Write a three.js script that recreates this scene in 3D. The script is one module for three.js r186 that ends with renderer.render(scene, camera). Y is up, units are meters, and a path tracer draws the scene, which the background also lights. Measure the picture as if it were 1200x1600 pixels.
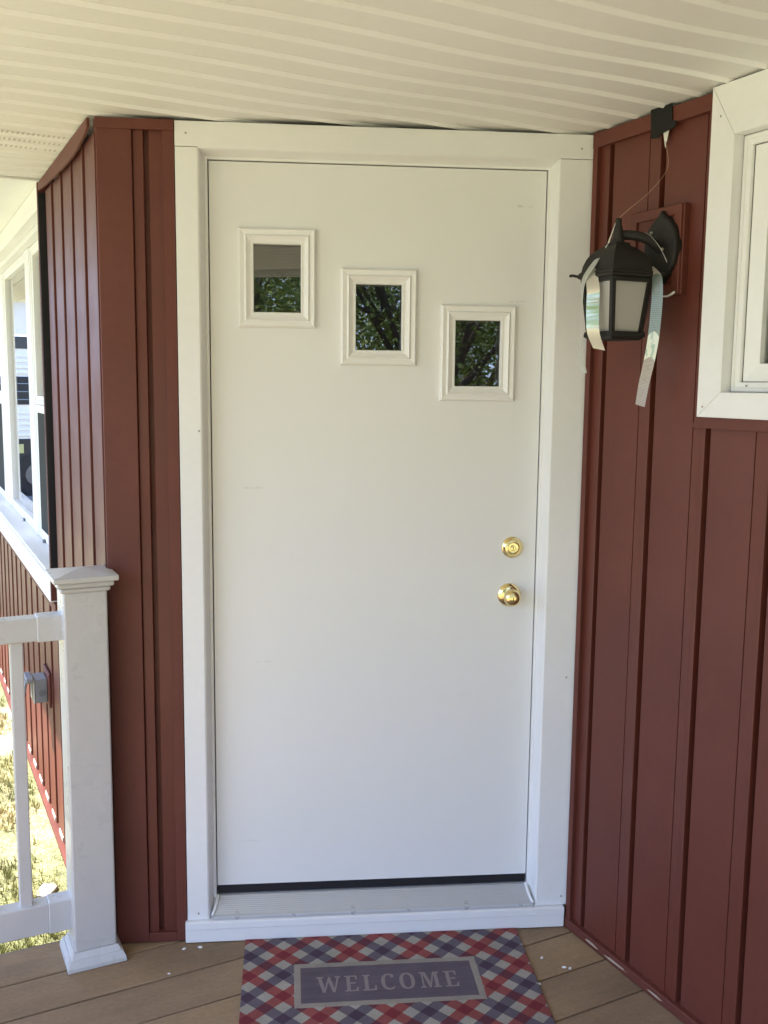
import * as THREE from 'three';
import { mergeGeometries, mergeVertices, toCreasedNormals } from 'three/addons/utils/BufferGeometryUtils.js';
import { RoundedBoxGeometry } from 'three/addons/geometries/RoundedBoxGeometry.js';

// ---------------------------------------------------------------- camera, sky, sun, exposure
const scene = new THREE.Scene();
const camera = new THREE.PerspectiveCamera(55.16, 768 / 1024, 0.02, 600);
camera.position.set(-0.2467, 1.4528, 2.7149);
camera.rotation.set(-0.1310, -0.0975, 0.0103, 'YXZ');

const TH = 0.3642;                                   // turn of the house front against the door wall
const U = new THREE.Vector3(-Math.sin(TH), 0, -Math.cos(TH));   // along the house front, away from the camera
const N = new THREE.Vector3(-Math.cos(TH), 0, Math.sin(TH));    // out of the house front, to the yard
const SUN_EL = 58 * Math.PI / 180, SUN_AZ = 30 * Math.PI / 180;
const sunDir = new THREE.Vector3().addScaledVector(N, Math.cos(SUN_EL) * Math.cos(SUN_AZ)).addScaledVector(U, Math.cos(SUN_EL) * Math.sin(SUN_AZ));
sunDir.y = Math.sin(SUN_EL);

const sun = new THREE.DirectionalLight(new THREE.Color(1.0, 0.96, 0.90), 4.6);
sun.position.copy(sunDir).multiplyScalar(40);
sun.castShadow = true; sun.shadow.mapSize.set(2048, 2048); sun.shadow.radius = 1;
Object.assign(sun.shadow.camera, { left: -25, right: 25, top: 25, bottom: -25, near: 1, far: 90 });
scene.add(sun, sun.target);

const renderer = new THREE.WebGLRenderer({ antialias: true });
renderer.toneMapping = THREE.LinearToneMapping;
renderer.toneMappingExposure = 4.1;
renderer.shadowMap.enabled = true;

// seeded random numbers and value noise
let seed = 20240611;
const rnd = () => { seed |= 0; seed = seed + 0x6D2B79F5 | 0; let t = Math.imul(seed ^ seed >>> 15, 1 | seed); t = t + Math.imul(t ^ t >>> 7, 61 | t) ^ t; return ((t ^ t >>> 14) >>> 0) / 4294967296; };
const rr = (a, b) => a + (b - a) * rnd();
const hash = (x, y, s) => { let h = Math.imul(x, 374761393) + Math.imul(y, 668265263) + Math.imul(s, 2147483647) | 0; h = Math.imul(h ^ h >>> 13, 1274126177); return ((h ^ h >>> 16) >>> 0) / 4294967296; };
function vnoise(x, y, s, px = 1e6, py = 1e6) {
  const xi = Math.floor(x), yi = Math.floor(y), fx = x - xi, fy = y - yi, m = (v, p) => ((v % p) + p) % p;
  const a = hash(m(xi, px), m(yi, py), s), b = hash(m(xi + 1, px), m(yi, py), s), c = hash(m(xi, px), m(yi + 1, py), s), d = hash(m(xi + 1, px), m(yi + 1, py), s);
  const ux = fx * fx * (3 - 2 * fx), uy = fy * fy * (3 - 2 * fy);
  return a + (b - a) * ux + (c - a) * uy + (a - b - c + d) * ux * uy;
}
const fbm = (x, y, s, p = 1e6, oct = 4) => { let v = 0, w = .5, f = 1; for (let i = 0; i < oct; i++) { v += w * vnoise(x * f, y * f, s + i, p * f, p * f); w *= .5; f *= 2; } return v; };

// the sky: clear air with thin white clouds
{
  const w = 512, h = 256, data = new Float32Array(w * h * 4);
  for (let j = 0; j < h; j++) for (let i = 0; i < w; i++) {
    const el = (j + .5) / h * Math.PI - Math.PI / 2, az = (i + .5) / w * 2 * Math.PI;
    const e = Math.max(0, Math.sin(el)), t = Math.pow(1 - e, 3.2);
    let r = .22 + .46 * t, g = .40 + .46 * t, b = .95 + .26 * t;
    const c = fbm(Math.cos(az) * Math.cos(el) / (e + .25) * 1.4 + 7, Math.sin(az) * Math.cos(el) / (e + .25) * 1.4 + 3, 91, 1e6, 5);
    const k = Math.min(1, Math.max(0, (c - .50) * 4.5)) * Math.min(1, e * 6);
    r += (1.0 - r) * k * .6; g += (1.0 - g) * k * .6; b += (1.06 - b) * k * .6;
    if (el < 0) { r = .2; g = .19; b = .14; }
    const o = (j * w + i) * 4; data[o] = r; data[o + 1] = g; data[o + 2] = b; data[o + 3] = 1;
  }
  const sky = new THREE.DataTexture(data, w, h, THREE.RGBAFormat, THREE.FloatType);
  sky.mapping = THREE.EquirectangularReflectionMapping; sky.magFilter = sky.minFilter = THREE.LinearFilter; sky.wrapS = THREE.RepeatWrapping; sky.needsUpdate = true;
  scene.background = sky; scene.environment = sky;
}

// ---------------------------------------------------------------- helpers
const XL = -0.7356, XR = 0.5759, ZC = 0.05, YC = 2.1266, YF = -0.1404, YG = -0.33;
const P0 = new THREE.Vector3(XL, 0, ZC), TURN = TH - Math.PI / 2;
const NR = -1.2256, AR = 0.467;                      // right wall plane and its inner corner in the house frame
const Hp = (a, y, n) => new THREE.Vector3().copy(P0).addScaledVector(U, -a).addScaledVector(N, n).setY(y);
const used = new Map();
function numbered(name) { const k = used.get(name) || 0; used.set(name, k + 1); return k ? `${name}_${String(k).padStart(3, '0')}` : name; }
function tag(o, label, category, group, kind) { if (label) o.userData.label = label; if (category) o.userData.category = category; if (group) o.userData.group = group; if (kind) o.userData.kind = kind; return o; }
function thing(name, label, category, opt = {}) {     // a Group at the thing's base; frame 'house' = axes of the house front
  const g = new THREE.Group(); g.name = numbered(name); scene.add(g);
  if (opt.house) { g.position.copy(opt.at ? Hp(...opt.at) : P0); g.rotation.y = TURN; } else if (opt.at) g.position.set(...opt.at);
  return tag(g, label, category, opt.group, opt.kind);
}
const flat = (g) => { const q = g.toNonIndexed(); q.computeVertexNormals(); return q; };
function uvm(geo, sx = 1, sy = 1) {                   // uv in metres from the face direction
  const g = geo.index ? geo.toNonIndexed() : geo; const p = g.attributes.position, uv = new Float32Array(p.count * 2);
  const A = new THREE.Vector3(), B = new THREE.Vector3(), C = new THREE.Vector3();
  for (let i = 0; i < p.count; i += 3) {
    A.fromBufferAttribute(p, i); B.fromBufferAttribute(p, i + 1); C.fromBufferAttribute(p, i + 2);
    const n = B.clone().sub(A).cross(C.clone().sub(A)); const ax = Math.abs(n.x), ay = Math.abs(n.y), az = Math.abs(n.z);
    [A, B, C].forEach((v, k) => { let s, t; if (ay >= ax && ay >= az) { s = v.x; t = v.z; } else if (ax > az) { s = v.z; t = v.y; } else { s = v.x; t = v.y; } uv[(i + k) * 2] = s * sx; uv[(i + k) * 2 + 1] = t * sy; });
  }
  g.setAttribute('uv', new THREE.BufferAttribute(uv, 2)); return g;
}
function part(name, geo, mat, parent, extra) {
  const list = Array.isArray(geo) ? geo : [geo];
  const g = list.length > 1 ? mergeGeometries(list.map((q) => { const k = q.index ? q.toNonIndexed() : q; for (const n of Object.keys(k.attributes)) if (!['position', 'normal', 'uv', 'color'].includes(n)) k.deleteAttribute(n); return k; })) : list[0];
  const m = new THREE.Mesh(g, mat); m.name = parent ? name : numbered(name); m.castShadow = m.receiveShadow = true; (parent || scene).add(m);
  if (extra) Object.assign(m.userData, extra);
  return m;
}
// box between two corners, edges eased
function box(x0, x1, y0, y1, z0, z1, r = 0.0015) {
  const w = x1 - x0, h = y1 - y0, d = z1 - z0, q = Math.min(r, w / 2.2, h / 2.2, d / 2.2);
  const g = q > 0 ? new RoundedBoxGeometry(w, h, d, 1, q) : new THREE.BoxGeometry(w, h, d);
  g.translate((x0 + x1) / 2, (y0 + y1) / 2, (z0 + z1) / 2); return uvm(g);
}
// prism: cross-section points in (x, z), risen from y0 to y1
function prism(pts, y0, y1) {
  const s = new THREE.Shape(pts.map(([x, z]) => new THREE.Vector2(x, -z)));
  const g = new THREE.ExtrudeGeometry(s, { depth: y1 - y0, bevelEnabled: false }); g.rotateX(-Math.PI / 2); g.translate(0, y0, 0); return uvm(g);
}
// moulding around a rectangle, one side at a time, mitred; prof = [distance outward from the opening, height z]
function moulding(prof, x0, x1, y0, y1, side, crease = .5) {
  const pos = []; const P = (d, z, e) => side === 'left' ? [x0 - d, e ? y1 + d : y0 - d, z] : side === 'right' ? [x1 + d, e ? y1 + d : y0 - d, z] : side === 'top' ? [e ? x1 + d : x0 - d, y1 + d, z] : [e ? x1 + d : x0 - d, y0 - d, z];
  const flip = side === 'right' || side === 'bottom';
  for (let i = 0; i + 1 < prof.length; i++) {
    const a = P(...prof[i], 0), b = P(...prof[i], 1), c = P(...prof[i + 1], 1), d = P(...prof[i + 1], 0);
    if (flip) pos.push(...a, ...d, ...c, ...a, ...c, ...b); else pos.push(...a, ...b, ...c, ...a, ...c, ...d);
  }
  let g = new THREE.BufferGeometry(); g.setAttribute('position', new THREE.Float32BufferAttribute(pos, 3)); g = mergeVertices(g, 1e-5); g = toCreasedNormals(g, crease); return uvm(g);
}
const SIDES = ['left', 'right', 'top', 'bottom'];
function tube(pts, r, seg = 24, rad = 8) { return uvm(new THREE.TubeGeometry(new THREE.CatmullRomCurve3(pts.map((p) => new THREE.Vector3(...p))), seg, r, rad)); }
function lathe(prof, seg = 32) { return uvm(new THREE.LatheGeometry(prof.map(([r, y]) => new THREE.Vector2(r, y)), seg)); }

// ---------------------------------------------------------------- textures and materials
function tex(size, fn, srgb) {
  const d = new Uint8Array(size * size * 4);
  for (let j = 0; j < size; j++) for (let i = 0; i < size; i++) { const c = fn(i / size, j / size); const o = (j * size + i) * 4; d[o] = c[0]; d[o + 1] = c[1]; d[o + 2] = c[2]; d[o + 3] = 255; }
  const t = new THREE.DataTexture(d, size, size); t.wrapS = t.wrapT = THREE.RepeatWrapping; t.magFilter = THREE.LinearFilter; t.minFilter = THREE.LinearMipmapLinearFilter; t.generateMipmaps = true;
  if (srgb) t.colorSpace = THREE.SRGBColorSpace; t.needsUpdate = true; return t;
}
const cl = (v) => Math.max(0, Math.min(255, v)), g3 = (v) => { v = cl(v); return [v, v, v]; };
const rep = (t, x, y = x) => { const c = t.clone(); c.repeat.set(x, y); c.needsUpdate = true; return c; };
const grainV = tex(256, (x, y) => g3(255 * (.25 + .5 * fbm(x * 64, y * 4, 11, 4, 3) + .25 * vnoise(x * 128, y * 16, 15, 128, 16))));     // upright embossed grain
const mottle = tex(256, (x, y) => g3(255 * (.72 + .36 * (fbm(x * 6, y * 6, 21, 6, 5) - .5) + .06 * (vnoise(x * 90, y * 90, 25, 90, 90) - .5)) + 30));
const soft = tex(256, (x, y) => g3(255 * (.955 + .07 * (fbm(x * 6, y * 6, 22, 6, 5) - .5) + .02 * (vnoise(x * 90, y * 90, 26, 90, 90) - .5))));
const roughT = tex(256, (x, y) => g3(255 * (.62 + .5 * (fbm(x * 5, y * 5, 31, 5, 5) - .5))));
const speck = tex(256, (x, y) => g3(255 * (.5 + .5 * (vnoise(x * 120, y * 120, 41, 120, 120) - .5) + .4 * (fbm(x * 24, y * 24, 43, 24, 3) - .5))));
const std = (c, rough, o = {}) => new THREE.MeshStandardMaterial(Object.assign({ color: new THREE.Color().setRGB(...c), roughness: rough }, o));
const vinylRed = std([.140, .032, .018], .42, { envMapIntensity: 1, bumpMap: rep(grainV, 1.6, .5), bumpScale: .0006, map: rep(mottle, .7), roughnessMap: rep(roughT, .9) });
vinylRed.roughness = .82;
const trimRed = std([.142, .034, .020], .6, { map: rep(mottle, 1.1), bumpMap: rep(speck, 2), bumpScale: .0002 });
const white = std([.86, .86, .85], .46, { map: rep(soft, .8), roughnessMap: rep(roughT, 1.3), bumpMap: rep(speck, 2.5), bumpScale: .00012 });
white.roughness = .7;
const whitePaint = std([.84, .84, .83], .5, { map: rep(soft, 1.7), bumpMap: rep(speck, 3), bumpScale: .0003 });
const soffitMat = std([.84, .83, .80], .6, { map: rep(soft, .55), bumpMap: rep(speck, 2.2), bumpScale: .0003 });
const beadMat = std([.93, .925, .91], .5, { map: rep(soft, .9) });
const eaveMat = std([.90, .90, .88], .6, { map: rep(soft, .9) });
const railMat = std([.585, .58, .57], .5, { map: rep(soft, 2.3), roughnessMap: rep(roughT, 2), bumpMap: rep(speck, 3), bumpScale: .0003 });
const dark = std([.012, .012, .013], .6), blackRubber = std([.012, .012, .016], .45), darkWood = std([.05, .035, .025], .9);
const glass = new THREE.MeshPhysicalMaterial({ color: 0xffffff, roughness: 0.0, transmission: 1, thickness: 0, ior: 1.52 });
const brass = std([.84, .69, .36], .16, { metalness: 1, roughnessMap: rep(roughT, 9) }); brass.roughness = .2;
const keyway = std([.05, .035, .01], .5, { metalness: .6 });
const blackIron = std([.012, .0095, .0075], .62, { bumpMap: rep(speck, 9), bumpScale: .0006, map: rep(mottle, 4) });
const alu = std([.50, .51, .52], .6, { metalness: .3, roughnessMap: rep(roughT, 3) });

// ---------------------------------------------------------------- the ground
const lawnTex = tex(512, (x, y) => {
  const a = fbm(x * 8, y * 8, 51, 8, 5), b = fbm(x * 22, y * 22, 57, 22, 4), c = vnoise(x * 220, y * 220, 59, 220, 220);
  const k = Math.min(1, Math.max(0, (a - .40) * 3.2)), s = .72 + .4 * c + .35 * (b - .5);
  return [cl((138 + 62 * k) * s), cl((140 + 42 * k) * s), cl((94 + 56 * k) * s)];
}, true);
const lawnMat = std([1, 1, 1], .95, { map: rep(lawnTex, 1), bumpMap: rep(speck, 6), bumpScale: .012 });
{
  const g = new THREE.PlaneGeometry(320, 320, 1, 1); g.rotateX(-Math.PI / 2);
  const uv = g.attributes.uv; for (let i = 0; i < uv.count; i++) uv.setXY(i, uv.getX(i) * 110, uv.getY(i) * 110);
  const m = part('lawn', g, lawnMat); m.position.set(0, YG, 0); m.userData.kind = 'structure';
}
{
  const g = new THREE.PlaneGeometry(5, 60); g.rotateX(-Math.PI / 2); uvm(g);
  const m = part('driveway', g, std([.21, .205, .195], .92, { map: rep(mottle, .8), bumpMap: rep(speck, 3), bumpScale: .004 })); m.userData.kind = 'structure';
  m.position.copy(Hp(-15, YG + .004, 14)); m.rotation.y = TURN;
}

// ---------------------------------------------------------------- house walls
const PITCH = .1955;
const panelProfile = (a0, a1) => {                     // one upright vinyl panel, clipped to [a0, a1] of the pitch
  const full = [[0, -.001], [.001, 0], [.1362, 0], [.1368, -.004], [.1390, -.004], [.1393, .0], [.141, .0006], [.181, .005], [.1825, .0038], [.1826, -.016], [PITCH, -.016]];
  const out = []; const at = (x) => { for (let i = 0; i + 1 < full.length; i++) if (x >= full[i][0] && x <= full[i + 1][0]) { const t = (x - full[i][0]) / (full[i + 1][0] - full[i][0] || 1); return full[i][1] + t * (full[i + 1][1] - full[i][1]); } return 0; };
  out.push([a0, -.03], [a0, at(a0)]); for (const p of full) if (p[0] > a0 + 1e-6 && p[0] < a1 - 1e-6) out.push(p); out.push([a1, at(a1)], [a1, -.03]);
  return out;
};
function siding(parent, a0, a1, y0, y1, start, nz = 0) { // panels between a0 and a1, a board beginning at 'start'
  const cache = siding.cache;
  for (let k = Math.floor((a0 - start) / PITCH); start + k * PITCH < a1; k++) {
    const s = start + k * PITCH, c0 = Math.max(0, a0 - s), c1 = Math.min(PITCH, a1 - s); if (c1 - c0 < .004) continue;
    const key = [c0.toFixed(4), c1.toFixed(4), y0, y1].join(); if (!cache.has(key)) cache.set(key, prism(panelProfile(c0, c1), y0, y1));
    const m = part('siding_panel', cache.get(key), vinylRed, parent); m.position.set(s, 0, nz + rr(-.0006, .0006));
  }
}
siding.cache = new Map();

// house front beyond the door, with the wide window
const wallA = thing('house_wall', 'red board and batten siding wall around the wide white window beyond the railing', 'wall', { house: true });
part('sheathing', [box(-.93, -.004, -.25, 2.126, -.16, -.03, 0), box(-4.75, -.93, -.25, .60, -.16, -.03, 0), box(-6.4, -4.75, -.25, 2.126, -.16, -.03, 0)], darkWood, wallA);
siding(wallA, -.925, -.012, -.268, 2.085, -.755);
siding(wallA, -4.75, -.925, -.268, .640, -.755);
siding(wallA, -6.4, -4.75, -.268, 2.085, -.755);
{
  const s = new THREE.Shape(); s.moveTo(-.975, 2.1165); s.lineTo(-.02, 2.1165); s.lineTo(-.02, 2.096); s.quadraticCurveTo(-.17, 2.060, -.42, 2.070); s.quadraticCurveTo(-.75, 2.078, -.975, 2.094); s.closePath();
  const g = new THREE.ExtrudeGeometry(s, { depth: .006, bevelEnabled: true, bevelSize: .001, bevelThickness: .001, bevelSegments: 1, curveSegments: 16 }); g.translate(0, 0, .012);
  part('top_trim', uvm(g), trimRed, wallA);
}
part('window_channel', [box(-.982, -.966, .66, 2.12, -.05, .022), box(-.982, -.927, .66, 2.12, -.06, -.05, 0)], trimRed, wallA);
part('black_seal', box(-.9655, -.9605, .758, 2.085, -.048, .0205, .001), blackRubber, wallA);
part('sill_channel', box(-4.75, -.93, .622, .652, -.03, .014), trimRed, wallA);
for (let k = 0; k < 32; k++) { const a = -.755 + PITCH * (3 - k); if (a + .125 < -.02) part('foam_edge', box(a + .03, a + .12, -.288, -.270, -.03, .002 + .002 * hash(k, 1, 7), .001), std([.40, .37, .31], .85), wallA); }
part('bottom_trim', [box(-6.4, -.02, -.318, -.286, -.03, .016), box(-6.399, -.021, -.2945, -.2848, .0, .020, .001)], trimRed, wallA);

// narrow wall between the corner and the door
const wallB = thing('house_wall', 'narrow strip of dark red siding left of the white door casing', 'wall');
part('sheathing', box(XL + .02, -.4825, YF + .002, 2.112, -.14, .009, 0), darkWood, wallB);
part('corner_post', [box(XL, -.6462, YF + .002, 2.118, .02, .0505, .0025)], trimRed, wallB);
{ // corner return on the house-front side: a thin flange that follows the front wall
  const d = new THREE.Vector2(-U.x, -U.z);
  const q = [[XL, .047], [XL - .030 * d.x, .047 - .030 * d.y], [XL - .030 * d.x + .004, .045 - .030 * d.y - .001], [XL + .006, .04]];
  part('corner_flange', prism(q.map(([x, z]) => [x, z]), YF + .002, 2.118), trimRed, wallB);
}
part('siding_panel', prism([[-.6455, .012], [-.6455, .040], [-.644, .0415], [-.6195, .0415], [-.618, .040], [-.618, .022], [-.605, .022], [-.605, .0365], [-.604, .0375], [-.566, .0375], [-.566, .012]], YF + .03, 2.10), vinylRed, wallB);
part('door_channel', box(-.5685, -.5392, YF + .002, 2.118, .014, .0495), trimRed, wallB);
part('top_trim', box(XL - .002, -.5392, 2.090, 2.1165, .04, .0545), trimRed, wallB);
part('bottom_trim', box(-.6462, -.5685, YF + .002, YF + .030, .02, .0500), trimRed, wallB);

// right-hand wall with the lantern and the small window
const wallC = thing('house_wall', 'long red board and batten wall right of the door behind the lantern', 'wall', { house: true });
const wa0 = .911, wa1 = 1.86, wy0 = 1.381, wy1 = 2.122;   // outer edge of the window casing
part('sheathing', [box(AR + .012, wa0 + .03, YF + .002, 2.115, NR - .16, NR - .03, 0), box(wa0 + .03, wa1 - .03, YF + .002, wy0 + .03, NR - .16, NR - .03, 0), box(wa1 - .03, 6, YF + .002, 2.115, NR - .16, NR - .03, 0)], darkWood, wallC);
siding(wallC, .484, wa0 - .006, YF + .03, 2.10, .7383, NR);
siding(wallC, wa0 - .006, wa1 + .006, YF + .03, wy0 - .004, .7383, NR);
siding(wallC, wa1 + .006, 6, YF + .03, 2.10, .7383, NR);
part('corner_channel', box(AR + .003, .4894, YF + .002, 2.12, NR - .03, NR + .013), trimRed, wallC);
part('top_trim', box(AR + .003, wa0 - .002, 2.078, 2.1165, NR - .02, NR + .0145), trimRed, wallC);
part('window_channel', [box(wa0 - .017, wa0 - .001, wy0 - .024, 2.0795, NR - .02, NR + .0135)], trimRed, wallC);
{
  const s = new THREE.Shape(); s.moveTo(wa0 - .004, wy0 - .001); s.lineTo(wa0 - .030, wy0 - .026); s.lineTo(wa1 + .03, wy0 - .026); s.lineTo(wa1 + .03, wy0 - .001); s.closePath();
  const g = new THREE.ExtrudeGeometry(s, { depth: .012, bevelEnabled: true, bevelSize: .0008, bevelThickness: .0008, bevelSegments: 1 }); g.translate(0, 0, NR + .0035); part('sill_channel', uvm(g), trimRed, wallC);
}
part('base_trim', box(AR + .003, 6, YF + .002, YF + .030, NR - .02, NR + .0165, .003), trimRed, wallC);
part('peeled_patch', [[1.06, .05], [1.12, .05], [.86, .03], [.70, .05], [.60, .03]].map(([a, w], i) => { const g = new THREE.CircleGeometry(1, 9); const q = g.attributes.position; for (let k = 1; k < q.count; k++) { const f = .6 + .5 * hash(k, i, 5); q.setXY(k, q.getX(k) * f * w, q.getY(k) * f * (i < 2 ? .009 : .005)); } g.translate(a, YF + .0155, NR + .0169); return uvm(g); }), std([.42, .33, .24], .9), wallC);

// rear of the house: keeps its rooms dark
const shell = thing('house_shell', 'rear walls and floor that close the dark rooms behind the windows', 'house', { house: true });
part('rear_wall', box(-6.4, 6, -.3, 2.168, -7.2, -7.05, 0), std([.45, .44, .42], .9), shell);
part('end_wall', box(-6.55, -6.4, -.3, 2.168, -7.2, -.03, 0), trimRed, shell);
part('end_wall', box(6, 6.15, -.3, 2.168, -7.2, NR - .03, 0), trimRed, shell);
{
  const s = [[-6.4, -.17], [-.02, -.17], [.40, NR - .17], [6, NR - .17], [6, -7.05], [-6.4, -7.05]];
  part('room_lintel', [box(-6.4, .02, 2.118, 2.168, -.17, -.162, 0), box(.40, 6, 2.118, 2.168, NR - .17, NR - .162, 0)], darkWood, shell);
  part('room_floor', prism(s, -.10, -.03), std([.10, .07, .05], .8), shell);
}

// ---------------------------------------------------------------- roof, ceiling, eave
const PORCH_A0 = -.965, PORCH_A1 = 3.25, PORCH_N = 1.60, EAVE_N = 1.08;
const roof = thing('roof', 'low roof with white fascia boards over the porch and the house', 'roof', { house: true });
part('roof_deck', [box(PORCH_A0, PORCH_A1, 2.165, 2.30, -7.25, PORCH_N, 0), box(-6.7, PORCH_A0, 2.166, 2.299, -7.25, EAVE_N - .02, 0), box(PORCH_A1, 6.3, 2.166, 2.299, -7.25, NR + .5, 0)], std([.10, .095, .09], .95), roof);
part('fascia', box(PORCH_A0 - .02, PORCH_A1, 2.085, 2.30, PORCH_N, PORCH_N + .02), white, roof);
part('fascia', box(PORCH_A1, PORCH_A1 + .02, 2.085, 2.30, NR + .52, PORCH_N + .02), white, roof);
part('fascia', box(PORCH_A0 - .02, PORCH_A0, 2.085, 2.30, EAVE_N, PORCH_N), white, roof);
part('fascia', box(-6.7, PORCH_A0 - .02, 2.088, 2.30, EAVE_N - .02, EAVE_N), white, roof);
part('fascia', box(PORCH_A1 + .02, 6.3, 2.088, 2.30, NR + .5, NR + .52), white, roof);

const ceil = thing('porch_ceiling', 'cream vinyl soffit ceiling of narrow grooved planks over the porch', 'ceiling', { house: true });
const sag = (a, n) => .0028 * Math.sin(a * 3.1 + n * 2.3) * Math.sin(n * 4.1 + 1.3) + .0018 * Math.sin(n * 9 + a * 5);
function plank(a0, a1, bead) {                               // plank with a slanted groove along its near edge
  const prof = bead ? [[a1 - .0158, .004], [a1 - .0155, -.0005], [a1 - .0150, -.0058], [a1 - .0138, -.0068], [a1 - .0118, -.0066], [a1 - .0030, -.0005], [a1 - .0022, .004]] : [[a0, .03], [a0, .002], [a0 + .002, .0002], [a1 - .004, 0], [a1 - .0015, .002], [a1, .002], [a1, .03]];
  const S = 26, n0 = -1.45, n1 = PORCH_N - .002, pos = [];
  const v = (p, k) => { const n = n0 + (n1 - n0) * k / S; return [p[0], YC + p[1] + (p[1] < .02 ? sag(p[0], n) : 0), n]; };
  for (let i = 0; i + 1 < prof.length; i++) for (let k = 0; k < S; k++) { const a = v(prof[i], k), b = v(prof[i + 1], k), c = v(prof[i + 1], k + 1), d = v(prof[i], k + 1); pos.push(...a, ...b, ...c, ...a, ...c, ...d); }
  let g = new THREE.BufferGeometry(); g.setAttribute('position', new THREE.Float32BufferAttribute(pos, 3)); g = toCreasedNormals(mergeVertices(g, 1e-6), .35); return uvm(g);
}
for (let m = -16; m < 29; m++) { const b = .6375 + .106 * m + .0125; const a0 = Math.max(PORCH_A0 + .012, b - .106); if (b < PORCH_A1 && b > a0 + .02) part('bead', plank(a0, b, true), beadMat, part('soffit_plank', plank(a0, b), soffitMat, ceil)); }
part('end_channel', box(PORCH_A0 - .004, PORCH_A0 + .014, YC - .006, YC + .03, -.02, EAVE_N - .02), soffitMat, ceil);
{
  const slots = [];
  for (const a of [-.30, -.385, -.47]) for (let n = .03; n < 1.25; n += .0135) slots.push(box(a - .012, a + .012, YC - .0042, YC - .003, n, n + .0045, 0));
  part('painted_vent_slots', slots, std([.56, .54, .50], .8), ceil, { kind: 'stuff' });  // grey plates below the soffit, painting the darkness inside the vent holes
}
const eave = thing('eave', 'bright smooth white soffit of the eave above the wide window', 'eave', { house: true });
for (const [n0, n1] of [[-.03, .15], [.154, .335], [.339, EAVE_N - .021]]) part('soffit_board', box(-6.69, PORCH_A0 - .005, YC + .001, YC + .03, n0, n1), eaveMat, eave);
part('frieze', box(-4.75, PORCH_A0 - .02, 2.045, YC - .001, -.028, .012), eaveMat, eave);

// ---------------------------------------------------------------- the door
const frame = thing('door_frame', 'wide white door casing with ribbed metal threshold and white sill', 'door frame');
const CP = (outer) => [[.0016, -.03], [.0016, .004], [.0022, .005], [.0085, .006], [.0105, .010], [.0165, .0385], [.0178, .0440], [.0198, .0485], [.0225, .0500], [outer - .0015, .0500], [outer, .0485], [outer, .012]];
// head runs the full width, the legs stand under it
{
  const bev = CP(.024).slice(0, 9);
  part('casing_leg', [moulding(bev, -.457, .457, -.09, 2.03, 'left'), box(-.5374, -.4795, -.0755, 2.0512, .010, .05, .0012)], white, frame);
  part('casing_leg', [moulding(bev, -.457, .457, -.09, 2.03, 'right'), box(.4795, .5738, -.0755, 2.0512, .010, .05, .0012)], white, frame);
  part('casing_head', [moulding(bev, -.457, .457, -.09, 2.03, 'top'), box(-.5376, .5738, 2.0525, 2.1155, .010, .0508, .0012)], white, frame);
}
part('door_stop', [box(-.475, -.4555, -.06, 2.045, -.06, -.030, 0), box(.4555, .475, -.06, 2.045, -.06, -.030, 0), box(-.475, .475, 2.0285, 2.06, -.06, -.030, 0)], blackRubber, frame);
part('wall_backing', [box(-.56, -.46, YF, 2.115, -.14, -.061, 0), box(.46, .60, YF, 2.115, -.14, -.061, 0), box(-.56, .60, 2.035, 2.115, -.141, -.061, 0), box(-.46, .46, YF, -.04, -.14, -.05, 0)], darkWood, frame);
{
  const pts = [[-.05, -.12], [-.05, -.026], [-.004, -.029]]; const z0 = .0, z1 = .051, y0 = -.030, y1 = -.0655, R = 10;
  const f = (q, h) => [z0 + (z1 - z0) * q, y0 + (y1 - y0) * q + h]; for (let i = 0; i < R; i++) pts.push(f((i + .1) / R, 0), f((i + .35) / R, .0009), f((i + .75) / R, .0009));
  pts.push([z1 + .004, y1 - .001], [z1 + .005, y1 - .004], [z1 + .005, -.12]);
  const s = new THREE.Shape(pts.map(([z, y]) => new THREE.Vector2(z, y))); const g = new THREE.ExtrudeGeometry(s, { depth: .933, bevelEnabled: false }); g.rotateY(-Math.PI / 2); g.translate(.4665, 0, 0);
  part('threshold', uvm(g), alu, frame);
}
part('sill', [box(-.5432, .5605, YF + .002, -.0765, .004, .0625, .003)], white, frame);
part('sill_lip', box(-.5428, .5600, -.0990, -.0772, .050, .0645, .002), white, frame);
for (const s of [-1, 1]) { // white caulk fillets where the threshold meets the casing
  part('caulk_bead', tube([[s * .4545, -.026, .006], [s * .4565, -.037, .018], [s * .4605, -.050, .034], [s * .468, -.064, .052]], .0042, 12, 7), whitePaint, frame);
}
const screwMat = std([.30, .28, .25], .6);
part('screw_head', [[-.509, 2.085], [.536, 2.079], [-.5065, -.056], [.552, -.048], [.545, .62], [-.4855, 1.32]].map(([x, y]) => { const g = new THREE.CylinderGeometry(.0024, .0026, .0016, 10); g.rotateX(Math.PI / 2); g.translate(x, y, .0512); return uvm(g); }), screwMat, frame);

// slab with three stepped lights
const door = thing('front_door', 'white steel front door with three small stepped windows and brass locks', 'door', { at: [0, 0, 0] });
const lights = [[-.3395, -.2134, 1.6385, 1.8181], [-.0643, .0621, 1.5411, 1.7179], [.2110, .3390, 1.446, 1.6262]];
const cv = document.createElement('canvas'); cv.width = 1024; cv.height = 2048;
const cx = cv.getContext('2d');
cx.fillStyle = 'rgb(250,250,249)'; cx.fillRect(0, 0, 1024, 2048);
const DX = (x) => (x + .4555) / .911 * 1024, DY = (y) => (2.0285 - y) / 2.0285 * 2048;
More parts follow.
